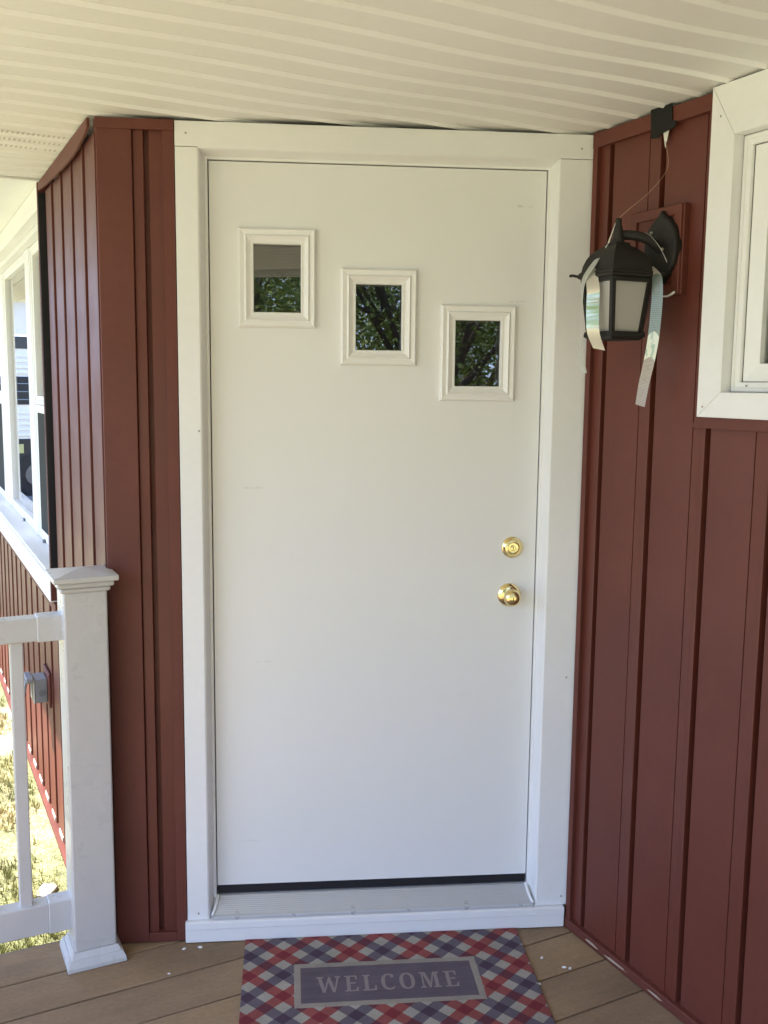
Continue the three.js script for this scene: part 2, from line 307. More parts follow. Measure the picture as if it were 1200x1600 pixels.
// scuffs: short faint rubbed marks where the photograph shows them
for (const [x, y, w, k] of [[.405, 1.936, .03, .30], [.39, 1.68, .03, .2], [-.33, 1.163, .045, .16], [-.32, .667, .04, .10], [-.34, .135, .05, .10], [.05, 1.71, .02, .08], [.41, .86, .03, .10], [.25, .56, .02, .06]]) for (let q = 0; q < 9; q++) { cx.fillStyle = `rgba(140,136,124,${(k * rr(.2, .6)).toFixed(3)})`; cx.fillRect(DX(x + rr(-w, w * .2)), DY(y + rr(-.002, .002)), rr(8, w / .911 * 700), rr(1, 3)); }
for (let q = 0; q < 60; q++) { cx.fillStyle = `rgba(110,104,90,${rr(.04, .16).toFixed(3)})`; const s = rr(1, 2.6); cx.fillRect(rnd() * 1024, rnd() * 2048, s, s); }
const doorTex = new THREE.CanvasTexture(cv); doorTex.colorSpace = THREE.SRGBColorSpace; doorTex.wrapS = doorTex.wrapT = THREE.ClampToEdgeWrapping;
const doorMat = std([.84, .84, .835], .5, { map: doorTex, bumpMap: rep(speck, 2.2, 1.1), bumpScale: .00025, roughnessMap: rep(roughT, 2, 2) }); doorMat.roughness = .66;
{
  const s = new THREE.Shape(); s.moveTo(-.4555, .001); s.lineTo(.4555, .001); s.lineTo(.4555, 2.0285); s.lineTo(-.4555, 2.0285); s.closePath();
  for (const [a, b, c, d] of lights) { const h = new THREE.Path(); h.moveTo(a - .01, c - .01); h.lineTo(a - .01, d + .01); h.lineTo(b + .01, d + .01); h.lineTo(b + .01, c - .01); h.closePath(); s.holes.push(h); }
  let g = new THREE.ExtrudeGeometry(s, { depth: .044, bevelEnabled: false }); g.translate(0, 0, -.044); g = g.index ? g.toNonIndexed() : g;
  const p = g.attributes.position, uv = g.attributes.uv; for (let i = 0; i < p.count; i++) uv.setXY(i, (p.getX(i) + .4555) / .911, p.getY(i) / 2.0285);
  part('slab', g, doorMat, door);
}
part('door_sweep', box(-.4545, .4545, -.0255, .0005, -.030, -.002, .002), blackRubber, door);
const liteMat = std([.845, .84, .825], .42, { roughnessMap: rep(roughT, 4) }); liteMat.roughness = .6;
const LP = [[0, -.012], [0, .0035], [.0008, .0050], [.0045, .0052], [.0052, .0038], [.0068, .0040], [.0185, .0098], [.0200, .0106], [.0215, .0098], [.0225, .0072], [.0245, .0066], [.0330, .0088], [.0355, .0092], [.0385, .0080], [.0402, .0056], [.0412, .0025], [.0414, -.001]].map(([d, z]) => [d, z > 0 ? z * 1.45 : z]);
lights.forEach(([a, b, c, d], i) => {
  const w = new THREE.Group(); w.name = 'window_light'; door.add(w);
  for (const s of SIDES) part('frame_side', moulding(LP, a, b, c, d, s, .7), liteMat, w);
  const pn = part('glass_pane', box(a - .008, b + .008, c - .008, d + .008, -.0125, -.0120, 0), glass, w); pn.castShadow = false;
  const pb = part('glass_pane', box(a - .008, b + .008, c - .008, d + .008, -.0295, -.0290, 0), glass, w); pb.castShadow = false;
});
{ // deadbolt
  const g = new THREE.Group(); g.name = 'deadbolt'; g.position.set(.3873, .9912, 0); door.add(g);
  const r = lathe([[0, .0135], [.0135, .0135], [.0148, .0142], [.0160, .0142], [.0185, .0128], [.0205, .0134], [.0225, .0128], [.0260, .0072], [.0292, .0050], [.0305, .0036], [.0308, 0]], 48); r.rotateX(Math.PI / 2); part('rose', uvm(r), brass, g);
  const c = lathe([[0, .0185], [.0070, .0185], [.0078, .0178], [.0080, .012]], 32); c.rotateX(Math.PI / 2); part('lock_cylinder', uvm(c), brass, g);
  part('keyway', [box(-.0009, .0009, -.0045, .0042, .0182, .0189, 0)], keyway, g);
}
{ // knob
  const g = new THREE.Group(); g.name = 'door_knob'; g.position.set(.3825, .8525, 0); door.add(g);
  const r = lathe([[.010, .0160], [.0125, .0150], [.0150, .0118], [.0230, .0108], [.0275, .0088], [.0310, .0048], [.0328, .0036], [.0338, .0020], [.0340, 0]], 48); r.rotateX(Math.PI / 2); part('rose', uvm(r), brass, g);
  const k = lathe([[0, .0585], [.0085, .0585], [.0092, .0575], [.0098, .0580], [.0150, .0568], [.0195, .0535], [.0232, .0480], [.0246, .0425], [.0240, .0370], [.0205, .0315], [.0150, .0275], [.0118, .0240], [.0112, .0150]], 48); k.rotateX(Math.PI / 2); part('knob', uvm(k), brass, g);
  part('keyway', [box(-.0010, .0010, -.0050, .0045, .0582, .0590, 0)], keyway, g);
}

// ---------------------------------------------------------------- windows
// small window on the right-hand wall
const win = thing('window', 'white framed window with mitred casing right of the lantern', 'window', { house: true });
{
  const B = .025, i0 = wa0 + .071, i1 = wa1 - .071, j0 = wy0 + .058, j1 = wy1 - .115;
  const z = (v) => NR + v;
  // casing boards, mitred
  const mk = (pts) => { const s = new THREE.Shape(pts.map((q) => new THREE.Vector2(...q))); const g = new THREE.ExtrudeGeometry(s, { depth: .030, bevelEnabled: true, bevelSize: .0012, bevelThickness: .0012, bevelSegments: 1, bevelOffset: -.0012 }); g.translate(0, 0, z(-.006)); return uvm(g); };
  part('casing_board', mk([[wa0, wy0], [i0, j0], [i0, j1], [wa0, wy1]].map(([x, y], k) => [x, y])), white, win);
  part('casing_board', mk([[wa1, wy0], [wa1, wy1], [i1, j1], [i1, j0]]), white, win);
  part('casing_board', mk([[wa0 + .0006, wy0], [wa1, wy0], [i1, j0], [i0 + .0006, j0]]), white, win);
  part('casing_board', mk([[wa0 + .0006, wy1], [i0 + .0006, j1], [i1, j1], [wa1, wy1]]), white, win);
  const FP = [[0, -.016], [0, -.008], [.0015, -.0065], [.012, -.0060], [.013, -.0035], [.0155, -.0025], [.020, -.0030], [.0215, -.0050], [.023, -.007], [.0235, -.03]].map(([d, q]) => [d, z(q)]);
  for (const s of SIDES) part('frame_side', moulding(FP, i0 + .0235, i1 - .0235, j0 + .0235, j1 - .0235, s, .6), white, win);
  const SP = [[0, -.040], [0, -.0235], [.0012, -.0225], [.0395, -.0165], [.0405, -.018], [.0405, -.03]].map(([d, q]) => [d, z(q)]);
  for (const s of SIDES) part('sash_side', moulding(SP, i0 + .065, i1 - .065, j0 + .065, j1 - .065, s, .4), white, win);
  const gp = part('glass_pane', box(i0 + .06, i1 - .06, j0 + .06, j1 - .06, z(-.036), z(-.0355), 0), glass, win); gp.castShadow = false;
  part('weep_slot', box(i0 + .062, i0 + .115, j0 + .0045, j0 + .0085, z(-.0062), z(-.0052), 0), dark, win);
  part('screw_head', [[i0 + .05, j0 + .0155, -.003], [wa0 + .018, wy0 + .024, .0242], [wa0 + .028, wy1 - .068, .0242]].map(([a, y, q]) => { const g = new THREE.CylinderGeometry(.0022, .0024, .0018, 10); g.rotateX(Math.PI / 2); g.translate(a, y, z(q) + .001); return uvm(g); }), screwMat, win);
  part('reveal', [box(i0 - .02, i0 + .002, j0, j1, z(-.16), z(-.03), 0), box(i1 - .002, i1 + .02, j0, j1, z(-.16), z(-.03), 0)], white, win);
}
// wide window on the house front
const wide = thing('window', 'wide three part white window beyond the railing mirroring a parked camper', 'window', { house: true });
{
  const n0 = -.075;
  part('sill', [box(-4.74, -.968, .655, .742, -.03, .026, .003)], white, wide);
  part('sill_slope', box(-4.74, -1.0, .742, .752, -.10, .018, .002), white, wide);
  part('jamb', [box(-1.06, -.985, .752, 2.02, -.12, -.050), box(-4.74, -4.60, .752, 2.02, -.12, -.050), box(-4.74, -.985, 2.0205, 2.10, -.12, -.0295)], white, wide);
  part('mullion', box(-2.09, -1.945, .753, 2.02, -.12, -.058, .004), white, wide);
  part('mullion', box(-3.40, -3.13, .753, 2.02, -.12, -.058, .004), white, wide);
  const FP = [[0, -.02], [0, .004], [.002, .006], [.018, .007], [.020, .012], [.034, .013], [.036, .011], [.036, -.02]].map(([d, q]) => [d, n0 + q]);
  const unit = (a0, a1, y0, y1, nm) => { const g = new THREE.Group(); g.name = nm; wide.add(g); for (const s of SIDES) part('sash_side', moulding(FP, a0 + .036, a1 - .036, y0 + .036, y1 - .036, s, .5), white, g); return g; };
  const pane = (g, a0, a1, y0, y1) => { const m = part('glass_pane', box(a0 + .03, a1 - .03, y0 + .03, y1 - .03, n0 - .012, n0 - .0115, 0), glass, g); m.castShadow = false; };
  let g = unit(-3.13, -2.09, .754, 2.019, 'fixed_light'); pane(g, -3.13, -2.09, .754, 2.019);
  for (const [a0, a1] of [[-1.945, -1.06], [-4.60, -3.40]]) {
    g = unit(a0, a1, 1.345, 2.019, 'upper_sash'); pane(g, a0, a1, 1.345, 2.019);
    g = unit(a0, a1, .754, 1.343, 'lower_sash');
    part('insect_screen', box(a0 + .03, a1 - .03, .784, 1.313, n0 + .004, n0 + .005, 0), std([.022, .027, .025], 1), g);
  }
  part('sash_latch', [box(-1.75, -1.72, .7535, .766, n0 + .013, n0 + .024), box(-2.5, -2.46, .7535, .764, n0 + .013, n0 + .022)], std([.2, .2, .22], .5), wide);
}

// ---------------------------------------------------------------- the deck
const deck = thing('porch_deck', 'brown composite deck boards laid across the porch', 'deck', { house: true, kind: 'structure' });
const deckTex = tex(512, (x, y) => { const g = fbm(x * 60, y * 5, 61, 5, 4), m = fbm(x * 7, y * 7, 65, 7, 4), s = vnoise(x * 200, y * 200, 67, 200, 200), q = .80 + .07 * (g - .5) + .22 * (m - .5) + .07 * (s - .5); return [cl(192 * q), cl(160 * q), cl(122 * q)]; }, true);
const deckMats = [0, 1, 2, 3].map((i) => { const t = rep(deckTex, 1.1, .6); t.offset.set(i * .27, i * .41); const b = rep(grainV, 1.1, .4); return std([.80 + .06 * ((i * 7) % 4) / 3, .80 + .06 * ((i * 7) % 4) / 3, .80 + .05 * ((i * 5) % 4) / 3], .78, { map: t, bumpMap: b, bumpScale: .0009 }); });
const SK = -.0215;                                    // the boards run slightly out of square to the wall
for (let k = -1; k < 24; k++) {
  const w = .1495, a0 = .217 + .155 * (k - 1) + .0028; // near-left edge at n = 0
  const am = a0 + w / 2; let n0 = am < .05 ? -.17 : Math.max(NR + .006, -am / AR * 1.2256 - .02);
  if (am > AR - .09) n0 = NR + .010;
  if (am >= .05 && am <= AR - .09) n0 = Math.max(NR + .006, -(a0 + w) / AR * 1.2256 - .05);
  const n1 = PORCH_N - .06, g = new RoundedBoxGeometry(w, .028, n1 - n0, 1, .003); g.translate(a0 + w / 2, YF - .014, (n0 + n1) / 2);
  const p = g.attributes.position; for (let i = 0; i < p.count; i++) p.setX(i, p.getX(i) - SK * p.getZ(i));
  part('deck_board', uvm(g), deckMats[((k * 3) % 4 + 4) % 4], deck).position.y = rr(-.0006, .0006);
}
part('joist', [-.9, -.4, .1, .6, 1.1].map((n) => box(n < -.3 ? .5 : .05, 3.7, YF - .16, YF - .030, n - .02, n + .02, 0)), std([.16, .12, .08], .9), deck);
part('rim_board', box(-.10, -.075, YF - .17, YF - .004, .01, PORCH_N - .06), std([.26, .2, .13], .85), deck);

// ---------------------------------------------------------------- railing
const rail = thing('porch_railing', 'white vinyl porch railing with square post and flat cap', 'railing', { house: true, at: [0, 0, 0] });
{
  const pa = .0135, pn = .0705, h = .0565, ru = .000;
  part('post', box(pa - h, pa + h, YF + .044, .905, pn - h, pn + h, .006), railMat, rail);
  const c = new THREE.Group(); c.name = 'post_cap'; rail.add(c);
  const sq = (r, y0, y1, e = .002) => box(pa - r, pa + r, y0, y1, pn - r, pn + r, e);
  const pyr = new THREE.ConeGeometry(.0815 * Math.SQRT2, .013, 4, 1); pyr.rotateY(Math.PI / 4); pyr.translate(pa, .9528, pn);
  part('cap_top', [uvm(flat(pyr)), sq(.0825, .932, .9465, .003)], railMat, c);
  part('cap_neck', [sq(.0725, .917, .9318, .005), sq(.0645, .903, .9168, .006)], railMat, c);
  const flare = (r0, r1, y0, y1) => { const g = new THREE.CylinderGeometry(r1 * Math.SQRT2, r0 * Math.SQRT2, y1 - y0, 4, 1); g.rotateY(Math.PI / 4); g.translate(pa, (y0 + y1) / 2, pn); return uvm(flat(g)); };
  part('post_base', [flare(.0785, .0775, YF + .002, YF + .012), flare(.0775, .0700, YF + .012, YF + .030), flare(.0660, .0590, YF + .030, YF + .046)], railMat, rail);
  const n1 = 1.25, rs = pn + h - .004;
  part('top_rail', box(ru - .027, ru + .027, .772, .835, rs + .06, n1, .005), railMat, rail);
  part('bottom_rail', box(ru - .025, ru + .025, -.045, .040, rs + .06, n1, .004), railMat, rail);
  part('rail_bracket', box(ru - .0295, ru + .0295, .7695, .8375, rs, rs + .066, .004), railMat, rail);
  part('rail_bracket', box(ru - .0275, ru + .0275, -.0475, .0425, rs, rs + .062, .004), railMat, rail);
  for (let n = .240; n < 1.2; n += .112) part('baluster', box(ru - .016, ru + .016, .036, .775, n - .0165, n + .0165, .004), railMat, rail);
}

// ---------------------------------------------------------------- doormat
const mc = document.createElement('canvas'); mc.width = 1400; mc.height = 820;
{
  const q = mc.getContext('2d'), W = 1400, Hh = 820, MX0 = -.3745, MX1 = .4150, MZ0 = .0640, MZ1 = .5260, s = .0463, c1 = .1835, c2 = .4855;
  const img = q.createImageData(W, Hh); const seq = ['w', 'r', 'w', 'n'];
  const T = { ww: [176, 170, 156], rw: [154, 78, 74], rr: [132, 42, 50], nw: [108, 98, 108], nn: [78, 58, 76], nr: [106, 50, 60] };
  for (let j = 0; j < Hh; j++) for (let i = 0; i < W; i++) {
    const x = MX0 + (MX1 - MX0) * i / W + .0012 * (fbm(i * .02, j * .02, 71) - .5), z = MZ0 + (MZ1 - MZ0) * j / Hh + .0012 * (fbm(i * .02 + 50, j * .02, 73) - .5);
    const A = seq[((Math.floor((x + z + c1) / s) % 4) + 4) % 4], B = seq[((Math.floor((x - z + c2) / s) % 4) + 4) % 4];
    const key = A === B ? A + A : (A === 'w' || B === 'w') ? (A === 'w' ? B : A) + 'w' : 'nr'; let col = T[key];
    const px0 = -.2365, px1 = .2640, pz0 = .1985, pz1 = .3900, bx = .0175, bz = .0185;
    let f = 1;
    if (x > px0 && x < px1 && z > pz0 && z < pz1) { const inn = x > px0 + bx && x < px1 - bx && z > pz0 + bz && z < pz1 - bz; col = inn ? [104, 92, 102] : [164, 155, 142]; if (inn) f = .90 + .22 * fbm(i * .006, j * .05, 77); }
    const wv = .90 + .16 * ((i + j) % 6 < 3 ? 1 : 0) * hash(i >> 1, j >> 1, 79) + .16 * (fbm(i * .012, j * .012, 75) - .5) + .14 * (hash(i, j, 78) - .5);
    const o = (j * W + i) * 4; img.data[o] = cl(col[0] * wv * f); img.data[o + 1] = cl(col[1] * wv * f); img.data[o + 2] = cl(col[2] * wv * f); img.data[o + 3] = 255;
  }
  q.putImageData(img, 0, 0);
  const px = (x) => (x - MX0) / (MX1 - MX0) * W, pz = (z) => (z - MZ0) / (MZ1 - MZ0) * Hh;
  q.font = 'bold 108px serif'; q.textBaseline = 'alphabetic'; q.fillStyle = 'rgba(162,150,144,.72)';
  const word = 'WELCOME', wd = [...word].map((c) => q.measureText(c).width), x0 = px(-.178), x1 = px(.204), tot = wd.reduce((a, b) => a + b), sc = (x1 - x0) / (tot + 6 * 14);
  let cur = 0; q.save(); q.translate(x0, pz(.331)); q.scale(sc, .0640 / (MZ1 - MZ0) * Hh / (108 * .665)); [...word].forEach((c, k) => { q.fillText(c, cur, 0); cur += wd[k] + 14; }); q.restore();
  const id2 = q.getImageData(0, 0, W, Hh); for (let k = 0; k < W * Hh; k++) { const n = .94 + .12 * hash(k % W, (k / W) | 0, 83); id2.data[k * 4] *= n; id2.data[k * 4 + 1] *= n; id2.data[k * 4 + 2] *= n; } q.putImageData(id2, 0, 0);
  const t = new THREE.CanvasTexture(mc); t.colorSpace = THREE.SRGBColorSpace; t.anisotropy = 8;
  const mat = std([.80, .80, .80], .95, { map: t, bumpMap: rep(speck, 6, 4), bumpScale: .0008 });
  const w = MX1 - MX0, d = MZ1 - MZ0, g = new RoundedBoxGeometry(w, .006, d, 2, .0025), p = g.attributes.position, uv = g.attributes.uv;
  for (let i = 0; i < p.count; i++) uv.setXY(i, p.getX(i) / w + .5, .5 - p.getZ(i) / d);
  const m = part('doormat', g, mat); m.position.set((MX0 + MX1) / 2, YF + .0045, (MZ0 + MZ1) / 2);
  tag(m, 'red and navy diagonal plaid doormat reading WELCOME on the deck', 'doormat');
}

// ---------------------------------------------------------------- lantern, tapes, outlet
const lan = thing('wall_lantern', 'black iron wall lantern with frosted panes on a red mounting block', 'lantern', { house: true, at: [.742, 0, NR] });
{ // local axes: x along the wall towards the viewer, z out of the wall
  const bA = -.098, bB = .090, y0 = 1.671, y1 = 1.8845;
  part('mounting_block', [box(bA, bB, y0, y1, -.004, .019, .003)], trimRed, lan);
  part('block_frame', SIDES.map((s) => moulding([[0, .014], [0, .0245], [.002, .026], [.022, .0265], [.024, .0250], [.0245, .0185]], bA + .027, bB - .027, y0 + .027, y1 - .027, s, .4)), trimRed, lan);
  const s = new THREE.Shape(); const bc = .032, by = 1.785;  // pointed oval back plate
  s.moveTo(bc, by + .080); s.bezierCurveTo(bc + .012, by + .064, bc + .020, by + .062, bc + .036, by + .048); s.bezierCurveTo(bc + .056, by + .030, bc + .056, by - .030, bc + .036, by - .050); s.bezierCurveTo(bc + .020, by - .066, bc + .012, by - .066, bc, by - .082);
  s.bezierCurveTo(bc - .012, by - .066, bc - .020, by - .066, bc - .036, by - .050); s.bezierCurveTo(bc - .056, by - .030, bc - .056, by + .030, bc - .036, by + .048); s.bezierCurveTo(bc - .020, by + .062, bc - .012, by + .064, bc, by + .080);
  const g = new THREE.ExtrudeGeometry(s, { depth: .012, bevelEnabled: true, bevelSize: .005, bevelThickness: .008, bevelSegments: 3, curveSegments: 10 }); g.translate(0, 0, .021);
  part('back_plate', uvm(g), blackIron, lan);
  for (const [x, y] of [[bc - .026, by + .037], [bc + .014, by - .006]]) { const q = new THREE.SphereGeometry(.0042, 10, 6); q.translate(x, y, .043); part('plate_screw', uvm(q), std([.45, .43, .38], .4, { metalness: .7 }), lan); }
  const cz = .135, cxx = -.007;                          // lantern axis
  part('arm', [tube([[bc, 1.775, .03], [bc, 1.795, .062], [bc - .012, 1.808, .09], [cxx, 1.812, cz - .012], [cxx, 1.803, cz]], .0115, 24, 10)], blackIron, lan);
  const sqr = (pr, y) => pr.map(([r]) => 0);
  const loft = (rows) => { // square rings [half width, height]
    const pos = []; for (let i = 0; i + 1 < rows.length; i++) for (let k = 0; k < 4; k++) { const c = (r, q) => { const a = Math.PI / 4 + q * Math.PI / 2; return [cxx + Math.sign(Math.cos(a)) * r[0], r[1], cz + Math.sign(Math.sin(a)) * r[0]]; }; const A = c(rows[i], k), B = c(rows[i], k + 1), C = c(rows[i + 1], k + 1), D = c(rows[i + 1], k); pos.push(...A, ...D, ...C, ...A, ...C, ...B); }
    let q = new THREE.BufferGeometry(); q.setAttribute('position', new THREE.Float32BufferAttribute(pos, 3)); q = toCreasedNormals(mergeVertices(q, 1e-5), .7); return uvm(q);
  };
  part('roof', [loft([[.0615, 1.7085], [.0660, 1.7110], [.0670, 1.7150], [.0640, 1.7190], [.0645, 1.7220], [.0600, 1.7260], [.0575, 1.7400], [.0520, 1.7560], [.0440, 1.7690], [.0330, 1.7790], [.0240, 1.7850], [.0200, 1.7880], [.0215, 1.7920], [.0140, 1.7950], [0, 1.7955]]), loft([[0, 1.7085], [.0615, 1.7086]])], blackIron, lan);
  for (const [sx, sz] of [[-1, 1], [1, 1], [1, -1], [-1, -1]]) if (sx < 0 || sz < 0) part('roof_tip', tube([[cxx + sx * .060, 1.716, cz + sz * .060], [cxx + sx * .068, 1.7165, cz + sz * .068], [cxx + sx * .0745, 1.7185, cz + sz * .0745], [cxx + sx * .080, 1.7175, cz + sz * .080]], .0036, 10, 7), blackIron, lan);
  const fin = lathe([[0, 1.852], [.0065, 1.851], [.0080, 1.846], [.0075, 1.836], [.0100, 1.830], [.0105, 1.822], [.0130, 1.816], [.0115, 1.808], [.0150, 1.800], [.0165, 1.790]], 20); fin.translate(cxx, 0, cz); part('finial', fin, blackIron, lan);
  // cage: corner bars, rails, frosted panes, bottom
  const T = .0595, B = .0460, yt = 1.7085, yb = 1.5695;
  for (const [sx, sz] of [[-1, 1], [1, 1], [1, -1], [-1, -1]]) {
    const bar = new THREE.BoxGeometry(.0105, 1, .0105); const p = bar.attributes.position; for (let i = 0; i < p.count; i++) { const up = p.getY(i) > 0, r = up ? T : B; p.setXYZ(i, cxx + sx * (r - .004) + p.getX(i), up ? yt : yb, cz + sz * (r - .004) + p.getZ(i)); } bar.computeVertexNormals(); part('corner_bar', uvm(bar), blackIron, lan);
  }
  part('cage_rail', [box(cxx - T, cxx + T, yt - .010, yt, cz + T - .009, cz + T), box(cxx - T, cxx + T, yt - .010, yt, cz - T, cz - T + .009), box(cxx + T - .009, cxx + T, yt - .0102, yt - .0002, cz - T, cz + T), box(cxx - T, cxx - T + .009, yt - .0102, yt - .0002, cz - T, cz + T)], blackIron, lan);
  part('cage_base', [loft([[.0505, yb + .012], [.0520, yb + .006], [.0520, yb], [.0470, yb - .004], [.0430, yb - .008], [0, yb - .009]])], blackIron, lan);
  const frost = new THREE.MeshPhysicalMaterial({ color: new THREE.Color().setRGB(.62, .60, .56), roughness: .75, transmission: .35, thickness: 0 });
  const fp = (i) => { const t = T - .006, b = B - .005, q = new THREE.BufferGeometry(); const rot = (x, y, z) => { const c = [[x, z], [z, -x], [-x, -z], [-z, x]][i]; return [cxx + c[0], y, cz + c[1]]; }; const P = [rot(-b, yb + .004, b), rot(b, yb + .004, b), rot(t, yt - .004, t), rot(-t, yt - .004, t)]; q.setAttribute('position', new THREE.Float32BufferAttribute([...P[0], ...P[1], ...P[2], ...P[0], ...P[2], ...P[3]], 3)); q.computeVertexNormals(); return uvm(q); };
  for (let i = 0; i < 4; i++) part('frosted_pane', fp(i), frost, lan);
  const can = lathe([[0, 1.60], [.016, 1.60], [.022, 1.62], [.022, 1.66], [.014, 1.70]], 16); can.translate(cxx, 0, cz); part('bulb', can, std([.8, .79, .75], .4), lan);
}
// ribbons: centre line points in the house frame, width across (w), facing turned along the strip
function ribbon(pts, widths, dirs, thick = .0004) {
  const curve = new THREE.CatmullRomCurve3(pts.map((p) => Hp(...p))), S = 48, pos = [], uvs = []; const L = curve.getLength();
  const at = (arr, t) => { const x = t * (arr.length - 1), i = Math.min(arr.length - 2, Math.floor(x)); return [arr[i], arr[i + 1], x - i]; };
  const row = (k) => { const t = k / S, c = curve.getPoint(t), [w0, w1, f] = at(widths, t), w = w0 + (w1 - w0) * f, [d0, d1, e] = at(dirs, t); const d = new THREE.Vector3().addScaledVector(U, -(d0[0] + (d1[0] - d0[0]) * e)).addScaledVector(N, d0[1] + (d1[1] - d0[1]) * e); d.y = d0[2] + (d1[2] - d0[2]) * e; d.normalize(); const tn = curve.getTangent(t), nn = new THREE.Vector3().crossVectors(d, tn).normalize(); return { l: c.clone().addScaledVector(d, -w / 2), r: c.clone().addScaledVector(d, w / 2), n: nn, t }; };
  const rows = []; for (let k = 0; k <= S; k++) rows.push(row(k));
  const q = (a, b, c, d, ua, ub) => { pos.push(...a, ...b, ...c, ...a, ...c, ...d); uvs.push(0, ua, 1, ua, 1, ub, 0, ua, 1, ub, 0, ub); };
  for (let k = 0; k < S; k++) { const A = rows[k], B = rows[k + 1]; for (const s of [1, -1]) { const o = (v, n) => v.clone().addScaledVector(n, s * thick / 2).toArray(); if (s > 0) q(o(A.l, A.n), o(A.r, A.n), o(B.r, B.n), o(B.l, B.n), A.t * L, B.t * L); else q(o(A.r, A.n), o(A.l, A.n), o(B.l, B.n), o(B.r, B.n), A.t * L, B.t * L); } }
  let g = new THREE.BufferGeometry(); g.setAttribute('position', new THREE.Float32BufferAttribute(pos, 3)); g.setAttribute('uv', new THREE.Float32BufferAttribute(uvs, 2)); g.computeVertexNormals(); return g;
}
const dots = (() => { const w = 64, h = 768, d = new Uint8Array(w * h * 4); for (let j = 0; j < h; j++) for (let i = 0; i < w; i++) { // printed rows of dots, holographic sheen painted as colour zones along the strip
  const v = j / h + .03 * Math.sin(i / w * 3), u = (i / w * 9) % 1 - .5, q = (j / h * 108) % 1 - .5, on = Math.hypot(u, q) < .34; let c;
  if (v < .13) c = [206, 200, 184]; else if (v < .50) c = on ? [104, 114, 112] : [142, 152, 146]; else if (v < .66) c = fbm(i * .05, j * .02, 93) > .5 ? [206, 206, 194] : [160, 176, 168]; else c = on ? [118, 106, 104] : [172, 162, 158];
  const o = (j * w + i) * 4; d[o] = c[0]; d[o + 1] = c[1]; d[o + 2] = c[2]; d[o + 3] = 255; }
  const t = new THREE.DataTexture(d, w, h); t.colorSpace = THREE.SRGBColorSpace; t.magFilter = THREE.LinearFilter; t.minFilter = THREE.LinearMipmapLinearFilter; t.generateMipmaps = true; t.wrapS = t.wrapT = THREE.RepeatWrapping; t.needsUpdate = true; return t; })();
const foil = std([.86, .87, .86], .07, { metalness: 1 });
const film = new THREE.MeshPhysicalMaterial({ color: new THREE.Color().setRGB(.75, .76, .72), roughness: .4, transmission: .55, thickness: 0 });
const foilDots = std([.9, .9, .9], .30, { metalness: .55, map: rep(dots, 1, 1 / .36) });
const tapeBack = std([.74, .73, .68], .45);
const NL = NR + .135;
